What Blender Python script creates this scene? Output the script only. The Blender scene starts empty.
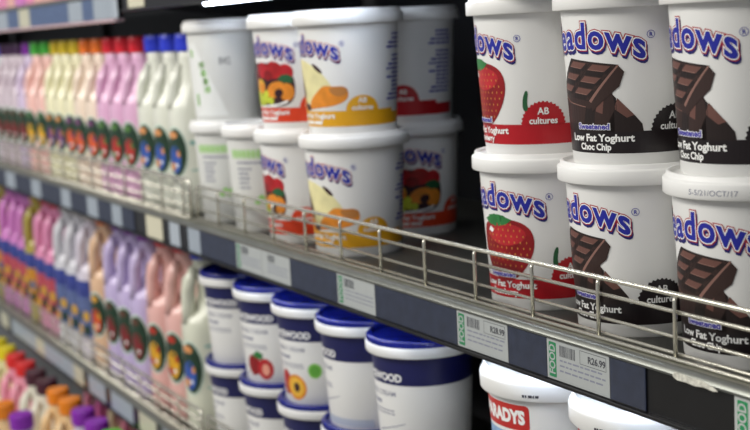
import bpy, bmesh, math, random
from mathutils import Vector, Matrix
random.seed(7)
SC = bpy.context.scene
COL = SC.collection

# ------------------------------------------------------------------ camera
F_PX = 1286.9
CAM = Vector((0.0, -0.6087, 0.2453))
FWD = Vector((-0.8696, 0.4721, -0.1443)).normalized()
RGT = Vector((0.4831, 0.8741, -0.0513)); RGT = (RGT - FWD * RGT.dot(FWD)).normalized()
UPV = RGT.cross(FWD).normalized()
cam_data = bpy.data.cameras.new('camera')
cam_data.sensor_width = 36.0
cam_data.lens = F_PX * 36.0 / 750.0
cam_data.clip_start = 0.02
cam_data.dof.use_dof = True
cam_data.dof.focus_distance = 1.0
cam_data.dof.aperture_fstop = 7.0
cam = bpy.data.objects.new('camera', cam_data)
COL.objects.link(cam)
M3 = Matrix((RGT, UPV, -FWD)).transposed()
cam.matrix_world = Matrix.Translation(CAM) @ M3.to_4x4()
SC.camera = cam

# ------------------------------------------------------------------ world, lamps of the shop, exposure
world = bpy.data.worlds.new('shop_ambience'); SC.world = world
world.use_nodes = True
bg = world.node_tree.nodes['Background']
bg.inputs['Color'].default_value = (0.90, 0.93, 1.0, 1)
bg.inputs['Strength'].default_value = 0.26

def area(name, loc, target, sx, sy, power, color):
    d = bpy.data.lights.new(name, 'AREA'); d.shape = 'RECTANGLE'; d.size = sx; d.size_y = sy
    d.energy = power; d.color = color
    o = bpy.data.objects.new(name, d); COL.objects.link(o)
    o.location = loc
    o.rotation_euler = (Vector(target) - Vector(loc)).to_track_quat('-Z', 'Y').to_euler()
    return o
# rows of fluorescent fittings over the aisle
area('ceiling_light', (-1.25, -1.8, 1.75), (-1.15, 0.0, 0.0), 3.2, 0.4, 50, (1.0, 0.965, 0.89))
area('ceiling_light', (-3.0, -2.3, 1.5), (-2.6, 0.0, 0.0), 2.6, 0.4, 44, (1.0, 0.97, 0.92))
SC.view_settings.view_transform = 'Standard'
SC.view_settings.look = 'None'
SC.view_settings.exposure = 0.0
SC.view_settings.gamma = 1.0
SC.view_settings.use_curve_mapping = False

# ------------------------------------------------------------------ materials
MATS = {}
def lin(c):
    return tuple((v / 12.92 if v <= 0.04045 else ((v + 0.055) / 1.055) ** 2.4) for v in c)
def hexc(h):
    return lin(tuple(int(h[i:i + 2], 16) / 255 for i in (0, 2, 4)))
def mat(name, col, rough=0.45, metal=0.0, noise=0.0, nscale=40.0, spec=0.5, sss=0.0, coat=0.0, bump=0.0, emit=0.0, alpha=1.0):
    if name in MATS: return MATS[name]
    m = bpy.data.materials.new(name); m.use_nodes = True
    nt = m.node_tree; b = nt.nodes['Principled BSDF']
    c = hexc(col) if isinstance(col, str) else col
    b.inputs['Base Color'].default_value = (*c, 1)
    b.inputs['Roughness'].default_value = rough
    b.inputs['Metallic'].default_value = metal
    b.inputs['Specular IOR Level'].default_value = spec
    if sss: 
        b.inputs['Subsurface Weight'].default_value = sss
        b.inputs['Subsurface Radius'].default_value = (0.01, 0.008, 0.006)
        b.inputs['Subsurface Scale'].default_value = 1.0
    if coat:
        b.inputs['Coat Weight'].default_value = coat; b.inputs['Coat Roughness'].default_value = 0.12
    if emit:
        b.inputs['Emission Color'].default_value = (*c, 1); b.inputs['Emission Strength'].default_value = emit
    if alpha < 1: b.inputs['Alpha'].default_value = alpha
    if noise or bump:
        tc = nt.nodes.new('ShaderNodeTexCoord'); n = nt.nodes.new('ShaderNodeTexNoise')
        n.inputs['Scale'].default_value = nscale; n.inputs['Detail'].default_value = 4
        nt.links.new(tc.outputs['Object'], n.inputs['Vector'])
        if noise:
            r = nt.nodes.new('ShaderNodeValToRGB')
            r.color_ramp.elements[0].position = 0.3; r.color_ramp.elements[1].position = 0.7
            r.color_ramp.elements[0].color = (*[max(0, v * (1 - noise)) for v in c], 1)
            r.color_ramp.elements[1].color = (*[min(1, v * (1 + noise * .6)) for v in c], 1)
            nt.links.new(n.outputs['Fac'], r.inputs['Fac']); nt.links.new(r.outputs['Color'], b.inputs['Base Color'])
        if bump:
            bp = nt.nodes.new('ShaderNodeBump'); bp.inputs['Strength'].default_value = bump; bp.inputs['Distance'].default_value = 0.001
            nt.links.new(n.outputs['Fac'], bp.inputs['Height']); nt.links.new(bp.outputs['Normal'], b.inputs['Normal'])
    MATS[name] = m
    return m

WHITE = mat('tub_plastic', 'E6E6E4', 0.38, noise=0.03, nscale=12)
LIDW = mat('lid_plastic', 'ECECEA', 0.42, noise=0.02, nscale=12)
BLUEINK = mat('blue_ink', '22289C', 0.4)
REDINK = mat('red_outline_ink', 'A8222C', 0.4)
WHITEINK = mat('white_ink', 'F0F0EE', 0.4)
SHADINK = mat('dark_blue_ink', '1B1A66', 0.4)
BLACKINK = mat('black_label_ink', '1B1215', 0.35, noise=0.15)
DKTEXT = mat('dark_text_ink', '3A3A44', 0.5)
GREYTEXT = mat('grey_text_ink', '8E90A0', 0.5)
CHROME = mat('guard_chrome', 'D6D3C6', 0.24, metal=0.75)
DECK = mat('deck_steel', '444441', 0.38, metal=0.35, noise=0.14, nscale=25)
LIP = mat('rail_lip_metal', '7E807A', 0.3, metal=0.6, noise=0.1, nscale=40)
RAILBLK = mat('rail_black_plastic', '141416', 0.32, noise=0.2, nscale=50)
LEDGE = mat('ledge_metal', '8E8D80', 0.32, metal=0.5, noise=0.1, nscale=40)
PINKM = mat('pale_pink_edge', 'C9AEB4', 0.4, noise=0.05)
UNDER = mat('shelf_underside', '1A1B1D', 0.55, noise=0.15, nscale=20)
BACK = mat('cooler_back_panel', '1E2023', 0.55, noise=0.12, nscale=8)
UPRIGHT = mat('upright_metal', '2A2B2D', 0.4, metal=0.4, noise=0.1)
TAGPAPER = mat('tag_paper', 'BCBFBD', 0.5, noise=0.03, nscale=60)
TAGCREAM = mat('tag_cream_paper', 'CFCBB4', 0.5, noise=0.04, nscale=60)
TAGGREY = mat('tag_grey_paper', 'A9B2BC', 0.5, noise=0.04, nscale=60)
INSERT = mat('insert_navy', '30374C', 0.38, noise=0.25, nscale=90)
TAGGREEN = mat('tag_green_ink', '1F8A55', 0.5)
LAMP = mat('led_tube', (0.78, 0.86, 1.0), 0.4, emit=20)
LAMP2 = mat('led_tube_soft', (0.78, 0.86, 1.0), 0.4, emit=8.5)
FLOORM = mat('floor_tile', 'B9B4A8', 0.35, noise=0.08, nscale=4)
def glass_film():
    m = bpy.data.materials.new('clear_rail_cover'); m.use_nodes = True
    nt = m.node_tree; nt.nodes.clear()
    out = nt.nodes.new('ShaderNodeOutputMaterial'); mix = nt.nodes.new('ShaderNodeMixShader')
    tr = nt.nodes.new('ShaderNodeBsdfTransparent'); gl = nt.nodes.new('ShaderNodeBsdfGlossy'); fr = nt.nodes.new('ShaderNodeValue'); fr.outputs[0].default_value = 0.07
    tr.inputs['Color'].default_value = (0.95, 0.96, 0.97, 1); gl.inputs['Roughness'].default_value = 0.12
    nt.links.new(fr.outputs[0], mix.inputs[0]); nt.links.new(tr.outputs[0], mix.inputs[1]); nt.links.new(gl.outputs[0], mix.inputs[2])
    nt.links.new(mix.outputs[0], out.inputs[0])
    return m
FILM = glass_film()

# ------------------------------------------------------------------ object helpers
def mk(name, bm, mats, parent=None, smooth=False, loc=None):
    me = bpy.data.meshes.new(name); bm.to_mesh(me); bm.free()
    for m in (mats if isinstance(mats, (list, tuple)) else [mats]): me.materials.append(m)
    if smooth:
        for p in me.polygons: p.use_smooth = True
    o = bpy.data.objects.new(name, me); COL.objects.link(o)
    if parent: o.parent = parent
    if loc: o.location = loc
    return o
def tag(o, label=None, cat=None, group=None, kind=None):
    if label: o['label'] = label
    if cat: o['category'] = cat
    if group: o['group'] = group
    if kind: o['kind'] = kind
    return o
def empty(name, loc, rz=0.0):
    o = bpy.data.objects.new(name, None); COL.objects.link(o); o.empty_display_size = 0.02
    o.location = loc; o.rotation_euler = (0, 0, rz); return o
def copy_tree(o, parent=None):
    c = o.copy(); COL.objects.link(c)
    if parent: c.parent = parent
    for ch in list(o.children): copy_tree(ch, c)
    return c
def box(bm, x0, x1, y0, y1, z0, z1, bevel=0.0, mi=0):
    vs = [bm.verts.new((x, y, z)) for x in (x0, x1) for y in (y0, y1) for z in (z0, z1)]
    fs = [(0, 1, 3, 2), (4, 6, 7, 5), (0, 4, 5, 1), (2, 3, 7, 6), (0, 2, 6, 4), (1, 5, 7, 3)]
    faces = [bm.faces.new([vs[i] for i in f]) for f in fs]
    for f in faces: f.material_index = mi
    if bevel:
        es = list({e for f in faces for e in f.edges})
        bmesh.ops.bevel(bm, geom=es, offset=bevel, segments=2, affect='EDGES', profile=0.5)
    return faces
def tube(bm, pts, r, n=8, cap=True):
    pts = [Vector(p) for p in pts]; rings = []
    for i, p in enumerate(pts):
        d = (pts[min(i + 1, len(pts) - 1)] - pts[max(i - 1, 0)]).normalized()
        a = Vector((0, 0, 1)) if abs(d.z) < 0.9 else Vector((1, 0, 0))
        s = d.cross(a).normalized(); t = s.cross(d).normalized()
        rr = r[i] if isinstance(r, (list, tuple)) else r
        rings.append([bm.verts.new(p + (s * math.cos(k * 2 * math.pi / n) + t * math.sin(k * 2 * math.pi / n)) * rr) for k in range(n)])
    for a, b in zip(rings, rings[1:]):
        for k in range(n): bm.faces.new((a[k], a[(k + 1) % n], b[(k + 1) % n], b[k]))
    if cap:
        bm.faces.new(rings[0][::-1]); bm.faces.new(rings[-1])
    bmesh.ops.recalc_face_normals(bm, faces=bm.faces[:])
def lathe(bm, prof, n=64, closed=False):
    rings = []
    for r, z in prof:
        if r < 1e-6: rings.append([bm.verts.new((0, 0, z))])
        else: rings.append([bm.verts.new((r * math.cos(2 * math.pi * k / n), r * math.sin(2 * math.pi * k / n), z)) for k in range(n)])
    pr = list(zip(rings, rings[1:]))
    if closed: pr.append((rings[-1], rings[0]))
    for a, b in pr:
        for k in range(n):
            k2 = (k + 1) % n
            if len(a) == 1 and len(b) == 1: continue
            if len(a) == 1: bm.faces.new((a[0], b[k], b[k2]))
            elif len(b) == 1: bm.faces.new((a[k], a[k2], b[0]))
            else: bm.faces.new((a[k], a[k2], b[k2], b[k]))
    bmesh.ops.recalc_face_normals(bm, faces=bm.faces[:])
def sharp_smooth(o, ang=40):
    me = o.data
    for p in me.polygons: p.use_smooth = True
    bm = bmesh.new(); bm.from_mesh(me)
    for e in bm.edges:
        if len(e.link_faces) == 2 and e.calc_face_angle(0) > math.radians(ang): e.smooth = False
    bm.to_mesh(me); bm.free()
    return o

# ------------------------------------------------------------------ flat print, bent round a surface
_txt = {}
def text_polys(body, size, offset=0.0, space=1.0, res=3):
    key = (body, size, offset, space)
    if key in _txt: return _txt[key]
    cu = bpy.data.curves.new('t', 'FONT'); cu.body = body; cu.size = size; cu.offset = offset
    cu.resolution_u = res; cu.space_character = space; cu.align_x = 'CENTER'
    ob = bpy.data.objects.new('t', cu); COL.objects.link(ob)
    dg = bpy.context.evaluated_depsgraph_get(); dg.update()
    me = bpy.data.meshes.new_from_object(ob.evaluated_get(dg))
    vs = [(v.co.x, v.co.y) for v in me.vertices]; fs = [tuple(p.vertices) for p in me.polygons]
    bpy.data.objects.remove(ob); bpy.data.curves.remove(cu); bpy.data.meshes.remove(me)
    _txt[key] = (vs, fs); return vs, fs
class Print:
    """pieces of flat print given in (u, v) metres, each on its own thin layer"""
    def __init__(s): s.p = []; s.mats = []
    def mi(s, m):
        if m not in s.mats: s.mats.append(m)
        return s.mats.index(m)
    def raw(s, vs, fs, m, layer): s.p.append((vs, fs, s.mi(m), layer)); return s
    def poly(s, pts, m, layer=0): return s.raw(list(pts), [tuple(range(len(pts)))], m, layer)
    def blob(s, pts, m, layer=0):
        for _ in range(2):                                # round the outline off
            pts = [q for a, b in zip(pts, pts[1:] + pts[:1]) for q in ((a[0] * .75 + b[0] * .25, a[1] * .75 + b[1] * .25), (a[0] * .25 + b[0] * .75, a[1] * .25 + b[1] * .75))]
        return s.poly(pts, m, layer)
    def rect(s, u0, u1, v0, v1, m, layer=0): return s.poly([(u0, v0), (u1, v0), (u1, v1), (u0, v1)], m, layer)
    def rrect(s, u0, u1, v0, v1, r, m, layer=0):
        pts = []
        for cx, cy, a0 in ((u1 - r, v0 + r, -90), (u1 - r, v1 - r, 0), (u0 + r, v1 - r, 90), (u0 + r, v0 + r, 180)):
            for k in range(5):
                a = math.radians(a0 + 22.5 * k); pts.append((cx + r * math.cos(a), cy + r * math.sin(a)))
        return s.poly(pts, m, layer)
    def ell(s, cu, cv, ru, rv, m, layer=0, n=20, rot=0):
        c, sn = math.cos(rot), math.sin(rot)
        return s.poly([(cu + c * ru * math.cos(t) - sn * rv * math.sin(t), cv + sn * ru * math.cos(t) + c * rv * math.sin(t))
                       for t in [2 * math.pi * k / n for k in range(n)]], m, layer)
    def text(s, body, u, v, size, m, layer=0, bold=0.0, arch=0.0, width=None, rot=0.0, space=1.0):
        vs, fs = text_polys(body, size, bold, space)
        if not vs: return s
        w = max(x for x, y in vs) - min(x for x, y in vs); k = (width / w) if width else 1.0
        c, sn = math.cos(rot), math.sin(rot); out = []
        for x, y in vs:
            x *= k; y -= arch * x * x
            out.append((u + c * x - sn * y, v + sn * x + c * y))
        return s.raw(out, fs, m, layer)
    def build(s, name, parent, fmap, step=0.004, lift=0.00022, base=0.00015, rot=None):
        bm = bmesh.new(); lay = bm.verts.layers.float.new('lay')
        for vs, fs, mi, layer in s.p:
            bv = []
            for u, v in vs:
                q = bm.verts.new((u, v, 0)); q[lay] = layer; bv.append(q)
            for f in fs:
                try: g = bm.faces.new([bv[i] for i in f]); g.material_index = mi
                except ValueError: pass
        for f in bm.faces:
            f.normal_update()
            if f.normal.z < 0: f.normal_flip()
        if step:
            bmesh.ops.triangulate(bm, faces=[f for f in bm.faces if len(f.verts) > 4])
            u0 = min(v.co.x for v in bm.verts); u1 = max(v.co.x for v in bm.verts)
            k = math.ceil(u0 / step) 
            while k * step < u1:
                bmesh.ops.bisect_plane(bm, geom=bm.verts[:] + bm.edges[:] + bm.faces[:], plane_co=(k * step, 0, 0), plane_no=(1, 0, 0), dist=1e-7)
                k += 1
        for v in bm.verts: v.co = fmap(v.co.x, v.co.y, base + v[lay] * lift)
        bmesh.ops.delete(bm, geom=[v for v in bm.verts if not v.link_faces], context='VERTS')
        return mk(name, bm, s.mats, parent)
def cone_map(Rf, Rref):
    def f(u, v, off):
        a = -math.pi / 2 + u / Rref; r = Rf(v) + off
        return Vector((r * math.cos(a), r * math.sin(a), v))
    return f

# ------------------------------------------------------------------ the setting
XL, XR = -4.2, 0.55          # extent of the cooler along the aisle
def struct(name, bm, m, parent=None):
    o = mk(name, bm, m, parent)
    if parent is None: o['kind'] = 'structure'
    return o
bm = bmesh.new(); box(bm, -6.0, 3.0, -4.0, 0.62, -1.22, -1.17); struct('floor', bm, FLOORM)
wall = empty('wall_back', (0, 0, 0)); wall['kind'] = 'structure'
x = XL
while x < XR - 0.01:                                   # back panels between the uprights
    bm = bmesh.new(); box(bm, x + 0.004, x + 0.946, 0.40, 0.42, -0.66, 0.95, 0.002); mk('back_panel', bm, BACK, wall)
    bm = bmesh.new(); box(bm, x - 0.018, x + 0.018, 0.385, 0.3995, -0.66, 0.95)
    for k in range(24): box(bm, x - 0.004, x + 0.004, 0.3835, 0.385, -0.60 + k * 0.065, -0.575 + k * 0.065)
    mk('upright', bm, UPRIGHT, wall)
    x += 0.95

SEAM = -1.632
ZT, ZM, ZLW, ZB = 0.318, 0.0, -0.323, -0.650
DZ = -0.005                  # decks lie a little below the guard ledge
def front_trim(t, xa, xb, lipm, dy=0.0):
    bm = bmesh.new(); box(bm, xa, xb, 0.0045 + dy, 0.018 + dy, DZ + .0001, 0.0, 0.0008); mk('ledge', bm, LEDGE, t)
    bm = bmesh.new()
    prof = [(0.004, 0.0), (0.001, 0.0004), (-0.0025, -0.0015), (-0.004, -0.0045), (-0.0030, -0.0065), (0.004, -0.0068)]
    a = [bm.verts.new((xa, y + dy, zz)) for y, zz in prof]; b = [bm.verts.new((xb, y + dy, zz)) for y, zz in prof]
    for i in range(len(prof)):
        j = (i + 1) % len(prof); bm.faces.new((a[i], a[j], b[j], b[i]))
    bm.faces.new(a[::-1]); bm.faces.new(b); bmesh.ops.recalc_face_normals(bm, faces=bm.faces[:])
    sharp_smooth(mk('front_lip', bm, lipm, t), 50)
def shelf(label, x0, x1, z, depth=0.395, yf=-0.012, thick=0.026, cover=None, lipm=LIP, deckm=DECK, footm=RAILBLK, guarded=True):
    t = empty('shelf', ((x0 + x1) / 2, yf, z))
    hx = (x1 - x0) / 2
    bm = bmesh.new(); box(bm, -hx, hx, 0.0045, depth - yf - 0.012, -0.009, DZ); mk('deck', bm, deckm, t)
    if not guarded: front_trim(t, -hx, hx, lipm)
    bm = bmesh.new(); box(bm, -hx, hx, 0.0, 0.011, -0.0405, -0.007); mk('price_channel', bm, RAILBLK, t)
    bm = bmesh.new(); box(bm, -hx, hx, -0.0042, 0.011, -0.0450 if footm is not RAILBLK else -0.0438, -0.0407, 0.0006); mk('rail_foot', bm, footm, t)
    for c0, c1 in (cover or []):
        bm = bmesh.new(); bm.faces.new([bm.verts.new((xx - (x0 + x1) / 2, -0.0030, zz)) for xx, zz in ((c0, -.0400), (c1, -.0400), (c1, -.0072), (c0, -.0072))]); mk('clear_cover', bm, FILM, t)
    for s in (-1, 1):                                  # sheet brackets at the ends
        bm = bmesh.new()
        pts = [(0.02, -0.0068), (0.02, -0.022), (depth - yf - 0.014, -0.075), (depth - yf - 0.014, -0.0068)]
        xs = (s * (hx - 0.002), s * (hx - 0.005))
        q = [[bm.verts.new((xx, y, zz)) for y, zz in pts] for xx in xs]
        for i in range(4): bm.faces.new((q[0][i], q[0][(i + 1) % 4], q[1][(i + 1) % 4], q[1][i]))
        bm.faces.new(q[0]); bm.faces.new(q[1][::-1]); bmesh.ops.recalc_face_normals(bm, faces=bm.faces[:])
        mk('bracket', bm, UPRIGHT, t)
    return tag(t, label, 'shelf', 'cooler shelves')
shelf('upper metal shelf over the left bottles, blue and white tags in its rail', XL, SEAM - 0.012 - 0.22, ZT, cover=[(-3.6, -1.87)], footm=PINKM, guarded=False)
shelf('dark upper metal shelf above the stacked yoghurt tubs', SEAM - 0.20, XR, ZT + 0.012, lipm=RAILBLK, guarded=False)
shelf('middle metal shelf carrying the row of capped bottles', XL, SEAM - 0.004, ZM, cover=[(-3.6, -1.87)])
shelf('middle metal shelf carrying the large yoghurt tubs, price rail along its front', SEAM, XR, ZM, cover=[(-1.63, -0.7005)])
shelf('lower metal shelf carrying the handled pastel jugs', XL, SEAM - 0.020, ZLW, cover=[(-3.6, -1.68)])
shelf('lower metal shelf carrying the blue lidded tubs', SEAM - 0.016, XR, ZLW)
cb = empty('cooler_base', (0, 0, -1.17))
bm = bmesh.new(); box(bm, XL, XR, -0.26, 0.38, 0, ZB + 1.17, 0.004); mk('base_deck', bm, mat('base_paint', '8A8C8E', 0.4, noise=0.05), cb)
bm = bmesh.new(); box(bm, XL, XR, -0.285, -0.262, 0.005, ZB + 1.17 - 0.004, 0.006); mk('kick_panel', bm, mat('base_paint', '8A8C8E'), cb)
tag(cb, 'low grey cooler base deck with front kick panel', 'cooler base')

# ---- chrome wire guards
def guard(label, x0, x1, z, p0, sp, h=(0.0476, 0.035, 0.0165), yg=0.0):
    g = empty('wire_guard', ((x0 + x1) / 2, yg, z)); cx = (x0 + x1) / 2
    r = (0.0021, 0.0016, 0.0014)
    front_trim(g, x0 - cx - .012, x1 - cx + .012, LIP, -0.012)
    if h[0] > .05: r = (.0030, .0016, .0014)
    for hh, rr in zip(h, r):
        bm = bmesh.new()
        if hh == h[0]:     # the top wire turns down at both ends
            e = 0.008
            pts = [(x0 - cx, 0, 0.003)] + [(x0 - cx, 0, hh - e)] + [(x0 - cx + e * (1 - math.cos(a)), 0, hh - e + e * math.sin(a)) for a in (0.5, 1.05, 1.57)]
            pts += [(x1 - cx - e * (1 - math.cos(a)), 0, hh - e + e * math.sin(a)) for a in (1.57, 1.05, 0.5)] + [(x1 - cx, 0, hh - e), (x1 - cx, 0, 0.003)]
            tube(bm, pts, rr, 8)
        else: tube(bm, [(x0 - cx, 0, hh), (x1 - cx, 0, hh)], rr, 8)
        mk('wire', bm, CHROME, g, smooth=True)
    for yy, zz, rr in ((0.0, 0.0046, 0.0015), (-0.0042, 0.0018, 0.0016)):
        bm = bmesh.new(); tube(bm, [(x0 - cx, yy, zz), (x1 - cx, yy, zz)], rr, 8); mk('base_wire', bm, CHROME, g, smooth=True)
    bm = bmesh.new(); tube(bm, [(0, -0.0034, 0.0012), (0, -0.0034, h[0] - 0.004), (0, -0.0026, h[0] - 0.001)], 0.0016, 8)
    first = None; k = 0
    x = p0
    while x < x1 - 0.01:
        if x > x0 + 0.01:
            if first is None: first = mk('post', bm, CHROME, g, smooth=True); o = first
            else: o = first.copy(); COL.objects.link(o); o.parent = g
            o.location = (x - cx, 0, 0)
        x += sp
    return tag(g, label, 'shelf guard', 'wire guards along the shelf fronts')
guard('chrome wire guard in front of the large yoghurt tubs', -1.619, XR - 0.02, ZM, -1.4504 - 0.0856, 0.0856)
guard('chrome wire guard in front of the middle row of bottles', XL + 0.02, -1.643, ZM, XL + 0.055, 0.0856, h=(0.0525, 0.034, 0.017))
guard('chrome wire guard in front of the handled jugs', XL + 0.02, -1.662, ZLW, XL + 0.055, 0.0856, h=(0.0476, 0.033, 0.017))
guard('chrome wire guard in front of the blue lidded tubs', -1.640, XR - 0.02, ZLW, -1.555, 0.0856)

# ---- tags and inserts in the price channels
YCH = -0.0123
def insert(x0, x1, z, m, name, label, cat, group=None):
    bm = bmesh.new(); box(bm, -(x1 - x0) / 2 + .0004, (x1 - x0) / 2 - .0004, -0.0010, 0.0, -0.0398, -0.0074)
    o = mk(name, bm, m); o.location = ((x0 + x1) / 2, YCH, z)
    return tag(o, label, cat, group)
def flat_map(u, v, off): return Vector((u, -0.0010 - off, v))
def price_tag(x0, x1, z, price, label, m=TAGPAPER, green=True, seed=1):
    w = x1 - x0; rnd = random.Random(seed)
    t = insert(x0, x1, z, m, 'price_tag', label, 'price tag', 'price tags in the shelf rails')
    a = -w / 2
    if green:
        p = Print().rrect(a + .003, a + .0125, -.038, -.0095, .001, TAGGREEN, 0)
        p.text('FOOD', a + .0108, -.0235, .0105, TAGPAPER, 1, bold=.0003, rot=math.pi / 2, width=.024)
        p.build('store_mark', t, flat_map, step=0, lift=.00006, base=.00006)
    p = Print(); u = a + .017
    while u < a + .017 + w * .26:
        bw = rnd.choice((.0005, .0008, .0012)); p.rect(u, u + bw, -.0195, -.0105, DKTEXT, 0); u += bw + rnd.choice((.0006, .0009))
    p.build('barcode', t, flat_map, step=0, lift=.00006, base=.00006)
    p = Print()
    for r in range(3):
        u = a + .017; v = -.0235 - r * .0042
        while u < w / 2 - .008:
            l = rnd.uniform(.003, .009); p.rect(u, min(u + l, w / 2 - .005), v, v + .0014, GREYTEXT, 0); u += l + .0014
    p.build('small_print', t, flat_map, step=0, lift=.00006, base=.00006)
    if price:
        p = Print(); u0, u1, v0, v1 = w / 2 - .036, w / 2 - .004, -.0205, -.0095
        for q in ((u0, u1, v0, v0 + .0004), (u0, u1, v1 - .0004, v1), (u0, u0 + .0004, v0, v1), (u1 - .0004, u1, v0, v1)): p.rect(*q, DKTEXT, 0)
        p.text(price, w / 2 - .0155, -.0178, .0075, DKTEXT, 1, bold=.00018, width=.021)
        p.build('price_lettering', t, flat_map, step=0, lift=.00006, base=.00006)
    return t
G_IN = 'navy inserts in the shelf rails'
insert(-1.628, -1.583, ZM, TAGGREY, 'rail_insert', 'pale grey insert at the left end of the tub shelf rail', 'rail insert', G_IN)
insert(-1.583, -1.461, ZM, INSERT, 'rail_insert', 'navy insert in the rail below the plain white tubs', 'rail insert', G_IN)
price_tag(-1.461, -1.383, ZM, None, 'pale price tag below the fruit tub, left of a pair', m=TAGPAPER, seed=3)
price_tag(-1.383, -1.304, ZM, None, 'pale price tag below the fruit tub, right of a pair', m=TAGPAPER, green=False, seed=4)
insert(-1.304, -1.188, ZM, INSERT, 'rail_insert', 'navy insert in the rail below the yellow banded tub', 'rail insert', G_IN)
price_tag(-1.188, -1.1055, ZM, None, 'white price tag with green edge directly above the largest blue lid', seed=5)
insert(-1.1055, -0.9542, ZM, INSERT, 'rail_insert', 'longest navy insert in the rail, before the empty stretch of shelf', 'rail insert', G_IN)
price_tag(-0.9542, -0.8747, ZM, 'R28.99', 'white price tag with green mark below the strawberry tub', seed=6)
insert(-0.8747, -0.8202, ZM, INSERT, 'rail_insert', 'short navy insert between the two boxed price tags', 'rail insert', G_IN)
price_tag(-0.8202, -0.7415, ZM, 'R26.99', 'white price tag reading R26.99 with green mark, nearest of the boxed ones', seed=7)
insert(-0.7415, -0.7010, ZM, INSERT, 'rail_insert', 'navy insert at the cut end of the clear rail cover', 'rail insert', G_IN)
price_tag(-0.613, -0.534, ZM, 'R26.99', 'price tag cut by the picture edge, only its green mark showing', seed=8)
# torn paper remains on the bare rail
bm = bmesh.new()
tp = [(a, b * .75) for a, b in [(-.021, .0005), (-.018, .0035), (-.010, .0032), (-.002, .0024), (.006, .0028), (.012, .0016), (.020, -.0005), (.0235, -.003), (.019, -.0042), (.010, -.0030), (.002, -.0044), (-.008, -.0036), (-.016, -.0040), (-.020, -.002)]]
f = bm.faces.new([bm.verts.new((a, 0, b)) for a, b in tp]); r = bmesh.ops.extrude_face_region(bm, geom=[f])
for v in [e for e in r['geom'] if isinstance(e, bmesh.types.BMVert)]: v.co.y -= 0.0003
bmesh.ops.recalc_face_normals(bm, faces=bm.faces[:])
o = mk('torn_sticker', bm, mat('torn_paper', 'D6D4C8', 0.7, noise=0.35, nscale=300)); o.location = (-0.648, -0.0163, -0.0048)
o.rotation_euler = (0, 0, 0)
tag(o, 'torn scrap of white sticker left on the bare black rail', 'sticker')
# left rails
seq = [(-1.70, -1.66, 'g'), (-1.80, -1.73, 'c'), (-1.915, -1.855, 'n'), (-1.965, -1.915, 'g'), (-2.04, -1.965, 'n'), (-2.10, -2.04, 'g'), (-2.20, -2.10, 'n'), (-2.26, -2.20, 'g'), (-2.40, -2.26, 'n'), (-2.47, -2.40, 'g'), (-2.60, -2.47, 'n'), (-2.68, -2.60, 'g'), (-2.80, -2.68, 'n'), (-2.90, -2.80, 'g')]
ordn = ['first', 'second', 'third', 'fourth', 'fifth', 'sixth', 'seventh', 'eighth', 'ninth', 'tenth', 'eleventh', 'twelfth', 'thirteenth', 'fourteenth', 'fifteenth', 'sixteenth', 'seventeenth']
cn = {'g': 0, 'n': 0, 'c': 0}
for a, b, k in seq:
    cn[k] += 1
    m, nm = {'g': (TAGGREY, 'pale grey tag'), 'n': (INSERT, 'navy insert'), 'c': (TAGCREAM, 'cream tag')}[k]
    insert(a, b, ZM, m, 'rail_insert', nm + ' in middle rail under bottles' + ('' if k == 'c' else ', %s of its colour from the tubs' % ordn[cn[k] - 1]), 'rail insert', 'inserts in the middle rail under the bottles')
seq = [(-1.90, -1.855, 'g'), (-1.975, -1.90, 'g'), (-2.035, -1.975, 'n'), (-2.115, -2.035, 'g'), (-2.19, -2.115, 'n'), (-2.37, -2.19, 'n'), (-2.45, -2.37, 'c'), (-2.54, -2.45, 'n'), (-2.66, -2.54, 'g'), (-2.78, -2.66, 'n')]
cn = {'g': 0, 'n': 0, 'c': 0}
for a, b, k in seq:
    cn[k] += 1
    m, nm = {'g': (TAGGREY, 'pale grey tag'), 'n': (mat('insert_blue', '5B6E93', 0.4, noise=0.2, nscale=80), 'blue insert'), 'c': (TAGCREAM, 'cream tag')}[k]
    insert(a, b, ZT, m, 'rail_insert', nm + ' in upper rail over bottle caps' + ('' if k == 'c' else ', %s of its colour from the tubs' % ordn[cn[k] - 1]), 'rail insert', 'inserts in the upper rail over the bottle caps')
insert(-1.805, -1.735, ZT + .012, TAGCREAM, 'rail_insert', 'cream tag at the left end of the dark upper shelf rail', 'rail insert')
rnd = random.Random(5)
x = -1.70; i = 0
while x > -2.95:
    w = rnd.uniform(.06, .12); k = 'gcg'[i % 3]
    m = {'g': TAGGREY, 'c': TAGCREAM}[k]
    insert(x - w, x, ZLW, m, 'rail_insert', ('pale grey' if k == 'g' else 'cream') + ' tag in lower rail under the jugs, %s from the tubs' % ordn[i], 'rail insert', 'tags in the lower rail under the jugs')
    x -= w + rnd.choice((0.0, 0.0, .03)); i += 1

# ---- tube lamps under the shelf fronts
def led(x0, x1, y, z, label, lamp, top=.0125):
    t = empty('shelf_light', ((x0 + x1) / 2, y, z)); h = (x1 - x0) / 2
    bm = bmesh.new(); box(bm, -h - .01, h + .01, -.005, .012, .0058, top, .001); mk('housing', bm, UPRIGHT, t)
    bm = bmesh.new(); tube(bm, [(-h, 0, 0), (h, 0, 0)], 0.0055, 12); mk('light_tube', bm, lamp, t, smooth=True)
    for s in (-1, 1):
        bm = bmesh.new(); box(bm, s * h - .004, s * h + .004, -.006, .006, -.006, .0065, .001); mk('end_cap', bm, UPRIGHT, t)
    return tag(t, label, 'shelf light', 'tube lights under the shelf fronts')
led(-1.575, -0.92, 0.014, ZT - 0.0285, 'white tube light under the upper shelf above the stacked tubs', LAMP)
led(-1.54, -0.55, 0.0065, ZM - 0.0458, 'white tube light under the middle shelf above the blue lids', LAMP2, .0195)

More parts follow.
